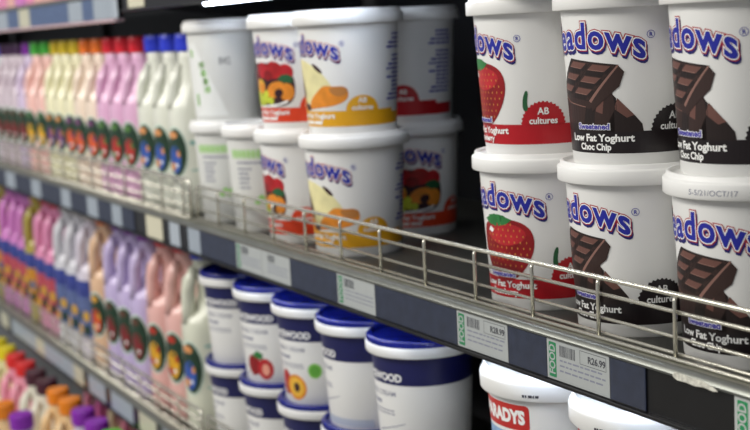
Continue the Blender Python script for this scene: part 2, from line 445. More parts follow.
# ------------------------------------------------------------------ tubs
P_STACK = 0.1344
RB0, RB1, HB = 0.0490, 0.0562, 0.1225
def Rb(z): return RB0 + (RB1 - RB0) * max(0, min(1, z / HB))
R_REF = 0.0535
_tm = cone_map(Rb, R_REF)
def TMAP(u, v, off): return _tm(u, v + .003, off)
def tub_shell(root, bodym=WHITE, lidm=LIDW):
    bm = bmesh.new()
    lathe(bm, [(0, .003), (RB0 - .006, .003), (RB0 - .004, 0.0), (RB0 - .001, 0.0), (Rb(.002), .002), (Rb(.06), .06), (Rb(HB), HB), (RB1, HB + .003), (0, HB + .003)], 64)
    sharp_smooth(mk('tub_body', bm, bodym, root))
    bm = bmesh.new()
    lathe(bm, [(RB1 + .0006, .1222), (.0618, .1212), (.0625, .1220), (.0625, .1318), (.0619, .1328), (.0606, .1332), (.0600, .1338), (.0598, .1364), (.0590, .1372), (.0574, .1372), (.0564, .1364), (.0558, .1347), (.054, .1343), (0, .1343), (0, .1260), (RB1 + .0006, .1260)], 64)
    lid = sharp_smooth(mk('lid', bm, lidm, root), 50)
    return lid
SEED = mat('seed_yellow', 'C98B3A', 0.5); SRED = mat('strawberry_red', '8E1018', 0.4, noise=0.3, nscale=60); SRED2 = mat('strawberry_light', 'B8222B', 0.4, noise=.2, nscale=90)
LEAF = mat('leaf_green', '2C7A3C', 0.5, noise=0.25, nscale=80)
CH1 = mat('chocolate_face', '6C4840', 0.45, noise=0.08); CH2 = mat('chocolate_side', '33201C', 0.45, noise=0.1); CH3 = mat('chocolate_deep', '1E100E', 0.45); CH4 = mat('chocolate_edge', '8A665C', 0.45)
def brand(lab):
    p = Print()
    A = 2.3
    for dx, dv, m, b, ly in ((.0010, -.0024, SHADINK, .0021, 0), (0, 0, REDINK, .0025, 1), (0, 0, WHITEINK, .0017, 2), (0, 0, BLUEINK, .0008, 3)):
        vs, fs = text_polys('Meadows', .030, b, 1.10)
        w = .104
        ww = max(x for x, y in text_polys('Meadows', .030, 0.0, 1.10)[0]) - min(x for x, y in text_polys('Meadows', .030, 0.0, 1.10)[0])
        k = w / ww; out = []
        for x, y in vs:
            x = x * k; y = y * .93 + .0885 - A * x * x * (1 + 9 * x)
            out.append((x + dx, y + dv))
        p.raw(out, fs, m, ly)
    p.build('brand_lettering', lab, TMAP, step=.004, lift=.00009, base=.00030)
    q = Print().text('R', .0570, .0958, .0042, BLUEINK, 0, bold=.0001)
    for k in range(20):
        a, b = 2 * math.pi * k / 20, 2 * math.pi * (k + 1) / 20
        q.poly([(.0570 + r * math.cos(t), .0973 + r * math.sin(t)) for r, t in ((.0026, a), (.0030, a), (.0030, b), (.0026, b))], BLUEINK, 0)
    q.build('registered_mark', lab, TMAP, step=.004, base=.0003)
def badge_pts(cu, cv, r, n=34):
    pts = []
    for k in range(n * 2 + 1):
        a = math.pi * k / (2 * n); a = a * 2
        if a > math.pi: break
        rr = r if k % 2 else r * .93
        pts.append((cu + rr * math.cos(a), cv + rr * math.sin(a)))
    return pts
def flavour(lab, line2, extra=True):
    p = Print().text('Low Fat Yoghurt', .0125, .0168, .0078, WHITEINK, 0, bold=.00028, width=.062)
    if line2: p.text(line2, .0085, .0100, .0072, WHITEINK, 0, bold=.00026)
    else:                                                 # too blurred to read
        for a, b in ((-.012, -.002), (-.001, .010), (.012, .026)): p.rect(a, b, .0102, .0138, WHITEINK, 0)
    p.build('flavour_lettering', lab, TMAP, step=.004, base=.0006)
    if extra:
        q = Print().text('Sweetened', .008, .0262, .0062, WHITEINK, 0, bold=.0007, width=.033).text('Sweetened', .008, .0262, .0062, mat('violet_ink', '4A44A8', .4), 1, bold=.0002, width=.0315)
        q.build('sweetened_lettering', lab, TMAP, step=.004, base=.0008)
    r = Print().text('AB', .077, .0330, .0080, WHITEINK, 0, bold=.0002).text('cultures', .077, .0250, .0078, WHITEINK, 0, bold=.0002)
    r.build('badge_lettering', lab, TMAP, step=.004, base=.0006)
    rnd = random.Random(3); s = Print(); v = .104
    while v > .030:
        if rnd.random() > .1:
            u = rnd.choice((.110, .113, .120))
            while u < .142:
                l = rnd.uniform(.003, .010); s.rect(u, min(u + l, .144), v, v + .0024, BLUEINK, 0); u += l + .0012
        v -= .0047
    s.build('small_print', lab, TMAP, step=.004, base=.0003)
def band_label(root, bandm, dome=False):
    p = Print().rect(-.075, .120, .0075, .0245, bandm, 0).rect(.120, .150, .0075, .0205, bandm, 0)
    if dome: p.poly([(.077 + .0195 * math.cos(t * math.pi / 16), .0245 + .0165 * math.sin(t * math.pi / 16)) for t in range(17)], bandm, 0)
    else: p.poly(badge_pts(.077, .0240, .0205, 34), bandm, 0)
    return p.build('label', root, TMAP, step=.004, base=.0002)
def choc_bar(p, ox, oy, ex, ey, nx, ny, ly):
    """a slab of squares drawn in a slanted grid: ex along the row, ey down the slab"""
    P = lambda a, b: (ox + ex[0] * a + ey[0] * b, oy + ex[1] * a + ey[1] * b)
    sl = [P(-.08, -.08), P(-.08, ny + .04), P(nx + .06, ny + .04), P(nx + .06, -.08)]
    p.poly([(x, y - .006) for x, y in sl], CH2, ly); p.poly(sl, CH3, ly + 1)
    for i in range(nx):
        for j in range(ny):
            p.poly([P(i + .02, j + .02), P(i + .02, j + .98), P(i + .98, j + .98), P(i + .98, j + .02)], CH2, ly + 2)
            p.poly([P(i + .06, j + .62), P(i + .10, j + 1.02), P(i + .84, j + 1.02), P(i + .84, j + .62)], CH3, ly + 3)
            p.poly([P(i + .14, j + .10), P(i + .08, j + .60), P(i + .78, j + .60), P(i + .84, j + .10)], CH1, ly + 4)
            p.poly([P(i + .84, j + .10), P(i + .78, j + .60), P(i + .93, j + .80), P(i + .98, j + .26)], CH3, ly + 4)
            p.poly([P(i + .10, j + .54), P(i + .10, j + .60), P(i + .74, j + .60), P(i + .74, j + .54)], CH4, ly + 5)
def pic_choc(lab):
    p = Print()
    # rear block pile, standing slab and fallen slab
    p.poly([(-.034, .024), (-.036, .052), (-.030, .060), (.022, .058), (.030, .050), (.030, .024)], CH3, 0)
    p.poly([(.018, .024), (.031, .050), (.044, .037), (.050, .030), (.051, .024)], CH3, 0)
    p.poly([(.028, .042), (.031, .050), (.044, .037), (.038, .035)], CH1, 1)
    p.poly([(.010, .030), (.013, .058), (.026, .060), (.029, .042), (.022, .030)], CH2, 1)
    p.poly([(.012, .040), (.014, .050), (.020, .052), (.018, .038)], CH1, 2); p.poly([(-.030, .050), (-.020, .046), (.002, .043), (.002, .0436), (-.020, .0468), (-.030, .0510)], CH4, 9)
    p.poly([(-.030, .030), (-.022, .046), (.002, .042), (-.002, .030)], CH2, 1)
    choc_bar(p, -.012, .0800, (.0215, -.0026), (-.0085, -.0088), 2, 3, 2)
    p.poly([(.0320, .0755), (.0370, .0700), (.0330, .0590), (.0090, .0400), (.0060, .0480)], CH2, 7)
    p.poly([(.0320, .0755), (.0328, .0745), (.0080, .0465), (.0060, .0480)], CH4, 8)
    p.build('chocolate_picture', lab, TMAP, step=.004, lift=.00003, base=.0003)
def pic_straw(lab):
    p = Print()
    out = [(-.020, .074), (-.027, .066), (-.028, .052), (-.023, .038), (-.013, .026), (.002, .0205), (.015, .026), (.026, .040), (.031, .055), (.029, .068), (.020, .0755), (.004, .078)]
    out = [(a * 1.06 + .011, b) for a, b in out]; p.blob(out, SRED, 0)
    p.ell(.014, .064, .022, .010, SRED2, 1)
    rnd = random.Random(2)
    for r in range(10):
        for c in range(10):
            u = -.016 + c * .0058 + (r % 2) * .0029; v = .026 + r * .0052
            if ((u - .0125) / .0275) ** 2 + ((v - .051) / .025) ** 2 < 1: p.ell(u, v, .0006, .0011, SEED, 2, n=6)
    for a in (-65, -30, 5, 40, 75):
        t = math.radians(a + 90); c, s = math.cos(t), math.sin(t)
        X = .006; p.poly([(X - s * .004, .074 + c * .004), (X + c * .010 - s * .005, .074 + s * .006 + c * .004), (X + c * .019, .074 + s * .007), (X + c * .010 + s * .005, .074 + s * .006 - c * .004), (X + s * .004, .074 - c * .004)], LEAF, 3)
    p.poly([(-.008, .066), (-.004, .070), (.001, .067), (-.002, .064)], WHITEINK, 3)
    p.blob([(.059, .036), (.059, .046), (.062, .054), (.0645, .052), (.063, .044), (.064, .036)], mat('leaf_dark', '1F5A34', .5), 0)
    p.build('strawberry_picture', lab, TMAP, step=.004, lift=.00003, base=.0003)
FAP = mat('apple_red', 'B01E22', .4, noise=.35, nscale=70); FOR = mat('orange_fruit', 'E08A2A', .4, noise=.15, nscale=90); FGR = mat('grape_green', 'C3CF3E', .4, noise=.2, nscale=90); FDK = mat('dark_fruit', '35161F', .4, noise=.2); FYE = mat('peach_yellow', 'E9B43C', .4, noise=.15)
def pic_fruit(lab):
    p = Print()
    p.blob([(-.034, .026), (-.034, .064), (-.020, .076), (.012, .079), (.046, .072), (.054, .056), (.052, .032), (.030, .024)], FDK, 0)
    p.ell(-.022, .058, .011, .020, FAP, 1, rot=.15); p.ell(-.026, .070, .006, .005, LEAF, 2)
    p.ell(.006, .069, .012, .0095, SRED2, 2); p.ell(.026, .069, .0125, .0105, FAP, 2); p.ell(.042, .066, .010, .010, SRED2, 1); p.ell(.016, .063, .008, .006, SRED, 3)
    p.blob([(.030, .060), (.036, .054), (.050, .053), (.052, .060), (.042, .065)], mat('leaf_dark', '1F5A34', .5), 3)
    p.ell(-.002, .050, .0105, .0090, FYE, 3); p.ell(.001, .048, .0075, .0060, FOR, 4)
    p.ell(.026, .046, .0150, .0090, FOR, 4, rot=.35); p.ell(.042, .043, .010, .0105, FOR, 3); p.ell(.031, .042, .0065, .0050, FDK, 5, rot=.4)
    for u, v in ((-.026, .039), (-.018, .042), (-.010, .040), (-.030, .033), (-.022, .034), (-.013, .034), (-.004, .036), (.004, .038), (.002, .031), (-.007, .030), (.011, .034), (.010, .041), (-.017, .029), (.018, .033)): p.ell(u, v, .0046, .0046, FGR, 6, n=12)
    p.poly([(-.030, .0262), (.000, .0268), (.030, .0296), (.044, .034), (.042, .0300), (.024, .0255), (-.030, .0245)], WHITEINK, 7)
    p.build('fruit_picture', lab, TMAP, step=.004, lift=.00003, base=.0003)
CREAM = mat('cream_fruit', 'E4DCA6', .45, noise=.15, nscale=50)
def pic_cream(lab):
    p = Print()
    p.blob([(-.036, .076), (-.030, .080), (-.006, .082), (.016, .076), (.034, .064), (.046, .046), (.050, .034), (.030, .028), (.006, .030), (-.014, .042), (-.030, .060)], CREAM, 0)
    p.blob([(-.026, .074), (-.018, .070), (-.006, .052), (-.002, .040), (-.012, .034), (-.020, .046), (-.028, .058)], FDK, 1)
    p.blob([(-.030, .058), (-.016, .044), (.004, .030), (.004, .024), (-.034, .024)], FOR, 1)
    p.blob([(-.008, .034), (.004, .032), (.010, .026), (-.006, .025)], FDK, 2)
    p.blob([(.022, .046), (.032, .053), (.044, .051), (.056, .052), (.062, .046), (.060, .036), (.044, .030), (.020, .028), (.004, .026), (.008, .036)], FOR, 1)
    p.blob([(.038, .049), (.044, .051), (.060, .051), (.061, .043), (.050, .040), (.042, .043)], mat('peach_brown', 'B97A3E', .45), 2)
    p.blob([(.016, .078), (.026, .074), (.033, .066), (.028, .066), (.020, .072)], FDK, 2)
    p.build('pale_fruit_picture', lab, TMAP, step=.004, lift=.00003, base=.0003)
KINDS = {
    'choc': (BLACKINK, pic_choc, 'Choc Chip', True, False),
    'straw': (mat('band_red', 'B3121F', .4, noise=.06), pic_straw, 'Strawberry', True, False),
    'fruit': (mat('band_orange_red', 'D8401C', .4, noise=.06), pic_fruit, None, False, True),
    'cream': (mat('band_yellow', 'E0A31A', .4, noise=.06), pic_cream, None, False, True)}
PROTO = {}
def tub_proto(kind):
    bandm, pic, l2, sw, dome = KINDS[kind]
    r = empty('yoghurt_tub', (0, 0, 0)); tub_shell(r)
    lab = band_label(r, bandm, dome); brand(lab); pic(lab); flavour(lab, l2, sw)
    return r
def place(kind, x, y, layer, s_ang, label, base=0.0, pitch=P_STACK):
    """s_ang: degrees from the camera-facing side at which the brand lettering ends"""
    if kind not in PROTO: o = PROTO[kind] = tub_proto(kind)
    else: o = copy_tree(PROTO[kind])
    face = math.atan2(CAM.y - y, CAM.x - x)
    o.location = (x, y, DZ + base + layer * pitch)
    o.rotation_euler = (0, 0, face + math.radians(s_ang - 58) + math.pi / 2)
    return tag(o, label, 'yoghurt tub', 'large white yoghurt tubs on the middle shelf')
YT = 0.0667
c1 = place('choc', -0.6757, YT, 0, 8, 'white yoghurt tub with black chocolate label, bottom of the nearest stack, date printed on lid')
c2 = place('choc', -0.6757, YT, 1, -7, 'white yoghurt tub with black chocolate label, top of the nearest stack')
place('choc', -0.8017, YT, 0, -4, 'white chocolate yoghurt tub beside the strawberry tubs, bottom of its stack')
place('choc', -0.8017, YT, 1, 11, 'white chocolate yoghurt tub beside the strawberry tubs, top of its stack')
place('straw', -0.9277, YT, 0, 2, 'white strawberry yoghurt tub with red band, standing on the shelf')
place('straw', -0.9277, YT, 1, -22, 'white strawberry yoghurt tub with red band, on top of its twin')
place('cream', -1.2852, YT, 0, -5, 'white yoghurt tub with yellow band and pale fruit, standing on the shelf')
place('cream', -1.2852, YT, 1, -11, 'white yoghurt tub with yellow band and pale fruit, on top of its twin')
place('fruit', -1.4112, YT, 0, -30, 'white yoghurt tub with mixed fruit picture, in the front row, standing on the shelf')
place('fruit', -1.4112, YT, 1, -8, 'white yoghurt tub with mixed fruit picture, in the front row, on top of its twin')
place('fruit', -1.3585, 0.186, 0, 38, 'shaded fruit yoghurt tub in the back row, standing on the shelf')
place('straw', -1.3575, 0.186, 1, -34, 'shaded red banded yoghurt tub in the back row, on top of the fruit tub')
# date print on the nearest lower lid
dl = [c for c in c1.children if c.name.startswith('lid')][0]
face = math.atan2(CAM.y - YT, CAM.x + .6757)
def lid_map(u, v, off):
    a = face - c1.rotation_euler.z + math.radians(-25) + u / .0625
    return Vector(((.0625 + off) * math.cos(a), (.0625 + off) * math.sin(a), v))
Print().text('5-5/21/OCT/17', 0, .1245, .0055, GREYTEXT, 0, width=.037).build('date_print', dl, lid_map, step=.003)

# plain white tubs with green print
WGREEN = mat('lime_ink', '86C45A', .5, noise=.1); WPALE = mat('plain_tub', 'DADBD8', .4, noise=.04, nscale=15)
def plain_tub(kind):
    PGREEN = mat('pale_green_ink', 'A6D088', .5)
    r = empty('plain_tub', (0, 0, 0))
    tub_shell(r, WPALE, LIDW)
    rnd = random.Random(11)
    if kind == 'front':
        p = Print(); u = -.036
        while u < .044:                                  # broad green word along the top
            p.rect(u, u + .0050, .091, .1025, PGREEN, 0); p.rect(u + .0050, u + .0066, .0940, .099, PGREEN, 0); u += .0072
        lab = p.build('label', r, TMAP, step=.004)
        p = Print()
        for v, l in ((.084, .05), (.076, .022), (.070, .018), (.064, .02), (.058, .016), (.052, .018)):
            u = -.026
            while u < -.026 + l: 
                w = rnd.uniform(.003, .007); p.rect(u, u + w, v, v + .003, GREYTEXT, 0); u += w + .0015
        p.build('small_print', lab, TMAP, step=.004)
        p = Print()
        for k in range(4): p.ell(.004 + k * .006, .036 + .004 * (k % 2), .005, .0042, WGREEN, 0, n=12)
        p.build('leaf_picture', lab, TMAP, step=.004)
    else:
        PALE = mat('pale_label_film', 'E8EAE8', .4)
        lab = Print().poly([(-.075, .006), (.012, .006), (-.040, .105), (-.075, .105)], PALE, 0).build('label', r, TMAP, step=.004)
        p = Print()
        for k in range(4): p.rect(-.0330 + k * .0024, -.0235 + k * .0024, .070 - k * .0108, .0785 - k * .0108, WGREEN, 0)
        p.rect(-.047, -.040, .020, .036, WGREEN, 0); p.rect(-.053, -.046, .085, .095, WGREEN, 0)
        p.build('green_print', lab, TMAP, step=.004)
        Print().text('842', .010, .0745, .014, DKTEXT, 0, width=.017).build('handwriting', r, TMAP, step=.004)
    return r
def put_plain(o, x, y, z, ang, label):
    f = math.atan2(CAM.y - y, CAM.x - x); o.location = (x, y, z + DZ); o.rotation_euler = (0, 0, f + math.radians(ang) + math.pi / 2)
    o.scale = (.9, .9, 1); tag(o, label, 'tub', 'plain white tubs beside the fruit tubs')
w0 = plain_tub('front')
put_plain(w0, -1.6460, YT, 0, -26, 'plain white tub with green print, standing next to the bottles')
w1 = copy_tree(w0)
put_plain(w1, -1.5315, YT, 0, -22, 'plain white tub with green print, squeezed between its twin and the fruit tub')
put_plain(plain_tub('back'), -1.6490, YT, P_STACK, -12, 'plain white tub turned back to front with handwriting, on top of another')

# ------------------------------------------------------------------ blue lidded tubs on the lower shelf
PB = 0.1270
BLU = mat('lid_blue', '141E7E', 0.2, noise=.08, nscale=30, coat=.2); NAVY = mat('band_navy', '171A52', .38, noise=.08); CREAMLID = mat('skirt_white', 'E4E4E2', .4)
CB0, CB1, CH = .0500, .0565, .112
def Rc(z): return CB0 + (CB1 - CB0) * max(0, min(1, z / CH))
CMAP = cone_map(Rc, .054)
def blue_tub(pic, wood_u):
    r = empty('blue_lid_tub', (0, 0, 0))
    bm = bmesh.new(); lathe(bm, [(0, .003), (CB0 - .005, .003), (CB0 - .003, 0), (CB0 - .001, 0), (Rc(.002), .002), (Rc(.06), .06), (CB1, CH), (CB1, CH + .004), (0, CH + .004)], 64)
    sharp_smooth(mk('tub_body', bm, WHITE, r))
    bm = bmesh.new(); lathe(bm, [(CB1 + .0005, .1120), (.0618, .1105), (.0625, .1115), (.0628, .1195), (.0618, .1212), (.0600, .1214), (CB1 + .0005, .1214)], 64, closed=True)
    sk = sharp_smooth(mk('lid_skirt', bm, CREAMLID, r), 50)
    bm = bmesh.new(); lathe(bm, [(0, .1170), (.0606, .1170), (.0608, .1216), (.0606, .1268), (.0596, .1282), (.0572, .1284), (.0556, .1276), (.0548, .1256), (.052, .1250), (0, .1250)], 64)
    n = 64
    lid = sharp_smooth(mk('lid', bm, BLU, r), 50)
    bm = bmesh.new()
    for k in range(72):                                   # grip ribs round the blue rim
        a = 2 * math.pi * k / 72; c, s = math.cos(a), math.sin(a); rr = .0608
        q = [Vector((rr * c - s * d + c * e, rr * s + c * d + s * e, z)) for z in (.1220, .1266) for d, e in ((-.0011, -.0004), (.0011, -.0004), (.0007, .0006), (-.0007, .0006))]
        vs = [bm.verts.new(p) for p in q]
        for f in ((0, 1, 2, 3), (7, 6, 5, 4), (0, 4, 5, 1), (1, 5, 6, 2), (2, 6, 7, 3), (3, 7, 4, 0)): bm.faces.new([vs[i] for i in f])
    bmesh.ops.recalc_face_normals(bm, faces=bm.faces[:]); mk('grip_ribs', bm, BLU, lid)
    lab = Print().rect(-.120, .130, .0800, .1105, NAVY, 0).build('label', r, CMAP, step=.004)
    Print().text('LANCEWOOD', -.012, .0838, .0115, WHITEINK, 0, bold=.0004, width=.074).build('brand_lettering', lab, CMAP, step=.004, base=.0003)
    p = Print()
    p.text('DOUBLE CREAM', -.014, .0670, .0078, GREYTEXT, 0, bold=.0001, width=.060)
    for a, b in ((-.038, -.024), (-.022, -.008)): p.rect(a, b, .0570, .0610, GREYTEXT, 0)
    rnd = random.Random(4)
    for v in (.050, .0465):
        u = -.036
        while u < .010:
            w = rnd.uniform(.003, .006); p.rect(u, u + w, v, v + .0016, GREYTEXT, 0); u += w + .0012
    p.build('flavour_lettering', lab, CMAP, step=.004)
    if pic == 'berry':
        q = Print().ell(-.012, .024, .013, .014, SRED, 0).ell(.008, .020, .013, .014, SRED2, 1).ell(.009, .019, .006, .008, mat('berry_flesh', 'E9A08A', .4), 2)
        q.poly([(-.014, .036), (-.004, .044), (.006, .040), (.004, .032), (-.006, .034)], LEAF, 3)
        q.build('strawberry_picture', lab, CMAP, step=.004, lift=.00004)
    elif pic == 'peach':
        q = Print().ell(-.022, .026, .012, .016, FAP, 0).ell(-.002, .022, .017, .016, FOR, 1).ell(-.002, .022, .013, .0125, FYE, 2).ell(-.001, .022, .005, .006, FDK, 3)
        q.build('peach_picture', lab, CMAP, step=.004, lift=.00004)
        q = Print().ell(.028, .044, .0095, .0095, WGREEN, 0).ell(.028, .044, .0070, .0070, mat('badge_green', '5FA53C', .5), 1)
        q.build('green_badge', lab, CMAP, step=.004, lift=.00004)
    elif pic == 'swoosh':
        q = Print().poly([(-.016, .026), (.002, .031), (.026, .038), (.026, .0388), (.002, .0322), (-.016, .0275)], GREYTEXT, 0).rect(-.060, .070, .0045, .013, mat('pale_blue_ink', 'AEB6C6', .5), 0)
        q.build('swoosh_line', lab, CMAP, step=.004)
    return r
bp = {}
def put_blue(kind, x, layer, ang, label, y=YT):
    if kind not in bp: o = bp[kind] = blue_tub(kind, 0)
    else: o = copy_tree(bp[kind])
    f = math.atan2(CAM.y - y, CAM.x - x); o.location = (x, y, ZLW + DZ + layer * .1252)
    o.rotation_euler = (0, 0, f + math.radians(ang) + math.pi / 2)
    o.scale = (.962, .962, 1); tag(o, label, 'tub', 'blue lidded tubs on the lower shelf')
bx = [-1.6405, -1.5190, -1.3975, -1.2760, -1.1545]
bk = ['plain', 'berry', 'peach', 'swoosh', 'swoosh']
ba = [-37, -37, -42, -72, -52]
nm = ['unlit blue lidded tub next to the jugs', 'blue lidded tub with strawberry picture', 'blue lidded tub with peach picture and green badge', 'blue lidded tub with thin line, beside the peach tub', 'blue lidded tub with thin line, nearest of the blue row']
nl = ['lower blue lidded tub at the far end, under the unlit one', 'lower blue lidded tub under the strawberry picture tub', 'lower blue lidded tub under the peach picture tub', 'lower blue lidded tub second from the gap, under a thin line tub', 'lower blue lidded tub beside the dark gap, mostly below the picture']
for x, k, a, l, l2 in zip(bx, bk, ba, nm, nl):
    put_blue(k, x, 0, a - 25, l2); put_blue(k, x, 1, a, l)

# ------------------------------------------------------------------ white lidded tubs with red brand panel
PR0, PR1, PH = .0515, .0585, .110
def Rp(z): return PR0 + (PR1 - PR0) * max(0, min(1, z / PH))
PMAP = cone_map(Rp, .056)
def paradys():
    r = empty('white_lid_tub', (0, 0, 0))
    bm = bmesh.new(); lathe(bm, [(0, .003), (PR0 - .005, .003), (PR0 - .003, 0), (PR0 - .001, 0), (Rp(.002), .002), (Rp(.06), .06), (PR1, PH), (PR1, PH + .004), (0, PH + .004)], 64)
    sharp_smooth(mk('tub_body', bm, WHITE, r))
    bm = bmesh.new(); lathe(bm, [(PR1 + .0005, .1080), (.0640, .1068), (.0650, .1080), (.0654, .1190), (.0646, .1216), (.0630, .1232), (.0622, .1262), (.0606, .1278), (.0590, .1274), (.0578, .1256), (.055, .1250), (0, .1250), (0, .116), (PR1 + .0005, .116)], 64)
    lid = sharp_smooth(mk('lid', bm, LIDW, r), 50)
    lm = cone_map(lambda v: .0654, .0654)
    dp = Print()
    for a, b in ((.004, .006), (.0066, .0082), (.0095, .013), (.0136, .0150), (.0158, .0190)): dp.rect(a, b, .1105, .1128, DKTEXT, 0)
    dp.build('date_print', lid, lm, step=.004)
    RED = mat('panel_red', 'BE2A26', .4, noise=.08)
    lab = Print().rrect(-.060, .006, .0790, .1010, .004, RED, 0).build('label', r, PMAP, step=.004)
    Print().text('PARADYS', -.027, .0850, .0155, WHITEINK, 0, bold=.0009, width=.057).build('brand_lettering', lab, PMAP, step=.004, base=.0003)
    p = Print().rect(-.070, .050, .012, .076, mat('sky_print', '8FB2D6', .45, noise=.25, nscale=60), 0)
    p.poly([(-.070, .012), (.050, .012), (.050, .034), (.010, .046), (-.030, .040), (-.070, .052)], LEAF, 1)
    for u, v in ((-.022, .070), (-.006, .064), (.010, .072), (-.034, .060), (.026, .060)):
        p.poly([(u, v - .010), (u + .001, v - .010), (u + .004, v), (u + .002, v)], LEAF, 2); p.ell(u + .003, v, .0045, .0035, FYE, 3, n=10)
    p.build('meadow_picture', lab, PMAP, step=.004, lift=.00004)
    return r
pp = paradys()
def put_par(o, x, layer, ang, label):
    f = math.atan2(CAM.y - YT, CAM.x - x); o.scale = (1, 1, 1.06); o.location = (x, YT, ZLW + DZ + layer * .1328)
    o.rotation_euler = (0, 0, f + math.radians(ang) + math.pi / 2); tag(o, label, 'tub', 'white lidded tubs with red brand panel')
put_par(pp, -0.924, 1, -27, 'white lidded tub with red brand panel, beside the dark gap')
put_par(copy_tree(pp), -0.924, 0, -40, 'lower white lidded tub beside the dark gap, below the picture')
put_par(copy_tree(pp), -0.792, 1, -44, 'white lidded tub nearest the camera, below the R26.99 tag')
put_par(copy_tree(pp), -0.792, 0, -30, 'lower white lidded tub nearest the camera, below the picture')

# ------------------------------------------------------------------ handled bottles
def rr_ring(hx, hy, yc, z, n=28, e=3.6):
    pts = []
    for k in range(n):
        t = 2 * math.pi * k / n; c, s = math.cos(t), math.sin(t)
        pts.append(Vector((hx * math.copysign(abs(c) ** (2 / e), c), yc + hy * math.copysign(abs(s) ** (2 / e), s), z)))
    return pts
BH = 0.250
def loft(bm, rings):
    R = [[bm.verts.new(p) for p in r] for r in rings]
    n = len(R[0])
    for a, b in zip(R, R[1:]):
        for k in range(n): bm.faces.new((a[k], a[(k + 1) % n], b[(k + 1) % n], b[k]))
    bm.faces.new(R[0][::-1]); bm.faces.new(R[-1])
    bmesh.ops.recalc_face_normals(bm, faces=bm.faces[:])
HX, HY, EX = .0330, .0310, 2.5
def bottle_mesh(slim):
    bm = bmesh.new()
    if slim:
        secs = [(0, 0, .026, .028, EX), (.003, 0, .0295, .0315, EX), (.012, 0, HY, HX, EX), (.050, 0, HY, HX, EX), (.135, 0, HY, HX, EX), (.147, 0, .0306, .0325, EX),
                (.156, .001, .0285, .0305, EX), (.168, .004, .0240, .0270, 2.3), (.185, .006, .0205, .0235, 2.2), (.202, .006, .0180, .0200, 2.1), (.215, .005, .0165, .0172, 2.0), (.236, .004, .0160, .0160, 2.0)]
    else:
        secs = [(0, 0, .026, .028, EX), (.003, 0, .0295, .0315, EX), (.012, 0, HY, HX, EX), (.050, 0, HY, HX, EX), (.130, 0, HY, HX, EX), (.142, 0, .0306, .0325, EX),
                (.152, .002, .0285, .0305, EX), (.160, .008, .0220, .0285, 2.4), (.178, .011, .0180, .0260, 2.4), (.198, .010, .0170, .0225, 2.3), (.212, .007, .0165, .0190, 2.2), (.219, .004, .0160, .0168, 2.0), (.236, .004, .0160, .0160, 2.0)]
    loft(bm, [rr_ring(hx, hy, yc, z, 28, e) for z, yc, hy, hx, e in secs])
    return bm
def handle_mesh(slim):
    bm = bmesh.new()
    if slim:
        tube(bm, [(0, .000, .207), (0, -.010, .204), (0, -.018, .193), (0, -.022, .178), (0, -.0245, .162), (0, -.024, .148)], [.0080, .0085, .0085, .0085, .0085, .009], 14)
        return bm
    tube(bm, [(0, .004, .208), (0, -.004, .2105), (0, -.012, .2085), (0, -.019, .200), (0, -.0215, .187), (0, -.0225, .168), (0, -.0225, .144)], [.0095, .0095, .0095, .0092, .0090, .0092, .0098], 14)
    return bm
def cap_mesh():
    bm = bmesh.new(); n = 36; prof = [(.0182, .2265), (.0184, .2300), (.0184, .2460), (.0172, BH)]
    R = []
    for j, (r, z) in enumerate(prof):
        R.append([bm.verts.new(((r + (.0006 if (k % 2 and j in (1, 2)) else 0)) * math.cos(2 * math.pi * k / n), .004 + (r + (.0006 if (k % 2 and j in (1, 2)) else 0)) * math.sin(2 * math.pi * k / n), z)) for k in range(n)])
    for a, b in zip(R, R[1:]):
        for k in range(n): bm.faces.new((a[k], a[(k + 1) % n], b[(k + 1) % n], b[k]))
    bm.faces.new(R[0][::-1]); bm.faces.new(R[-1]); bmesh.ops.recalc_face_normals(bm, faces=bm.faces[:])
    return bm
def front_map(u, v, off):
    t = -math.pi / 2 + u / .032; c, s_ = math.cos(t), math.sin(t)
    p = Vector((HX * math.copysign(abs(c) ** (2 / EX), c), HY * math.copysign(abs(s_) ** (2 / EX), s_), 0))
    return p + p.normalized() * (off + .0002) + Vector((0, 0, v))
def to_mesh(name, bm, smooth_ang=None):
    me = bpy.data.meshes.new(name); bm.to_mesh(me); bm.free()
    for p in me.polygons: p.use_smooth = True
    me.materials.append(None)
    return me
BM_, HM_, CM_ = to_mesh('bottle_body', bottle_mesh(False)), to_mesh('handle', handle_mesh(False)), to_mesh('cap', cap_mesh())
BS_, HS_ = to_mesh('bottle_body', bottle_mesh(True)), to_mesh('handle', handle_mesh(True))
for p in CM_.polygons: p.use_smooth = False
GARL = mat('leaf_ring_dark', '1C3A28', .45, noise=.4, nscale=150); TEAL = mat('teal_print', '7FB0A8', .5)
LABELS = {}
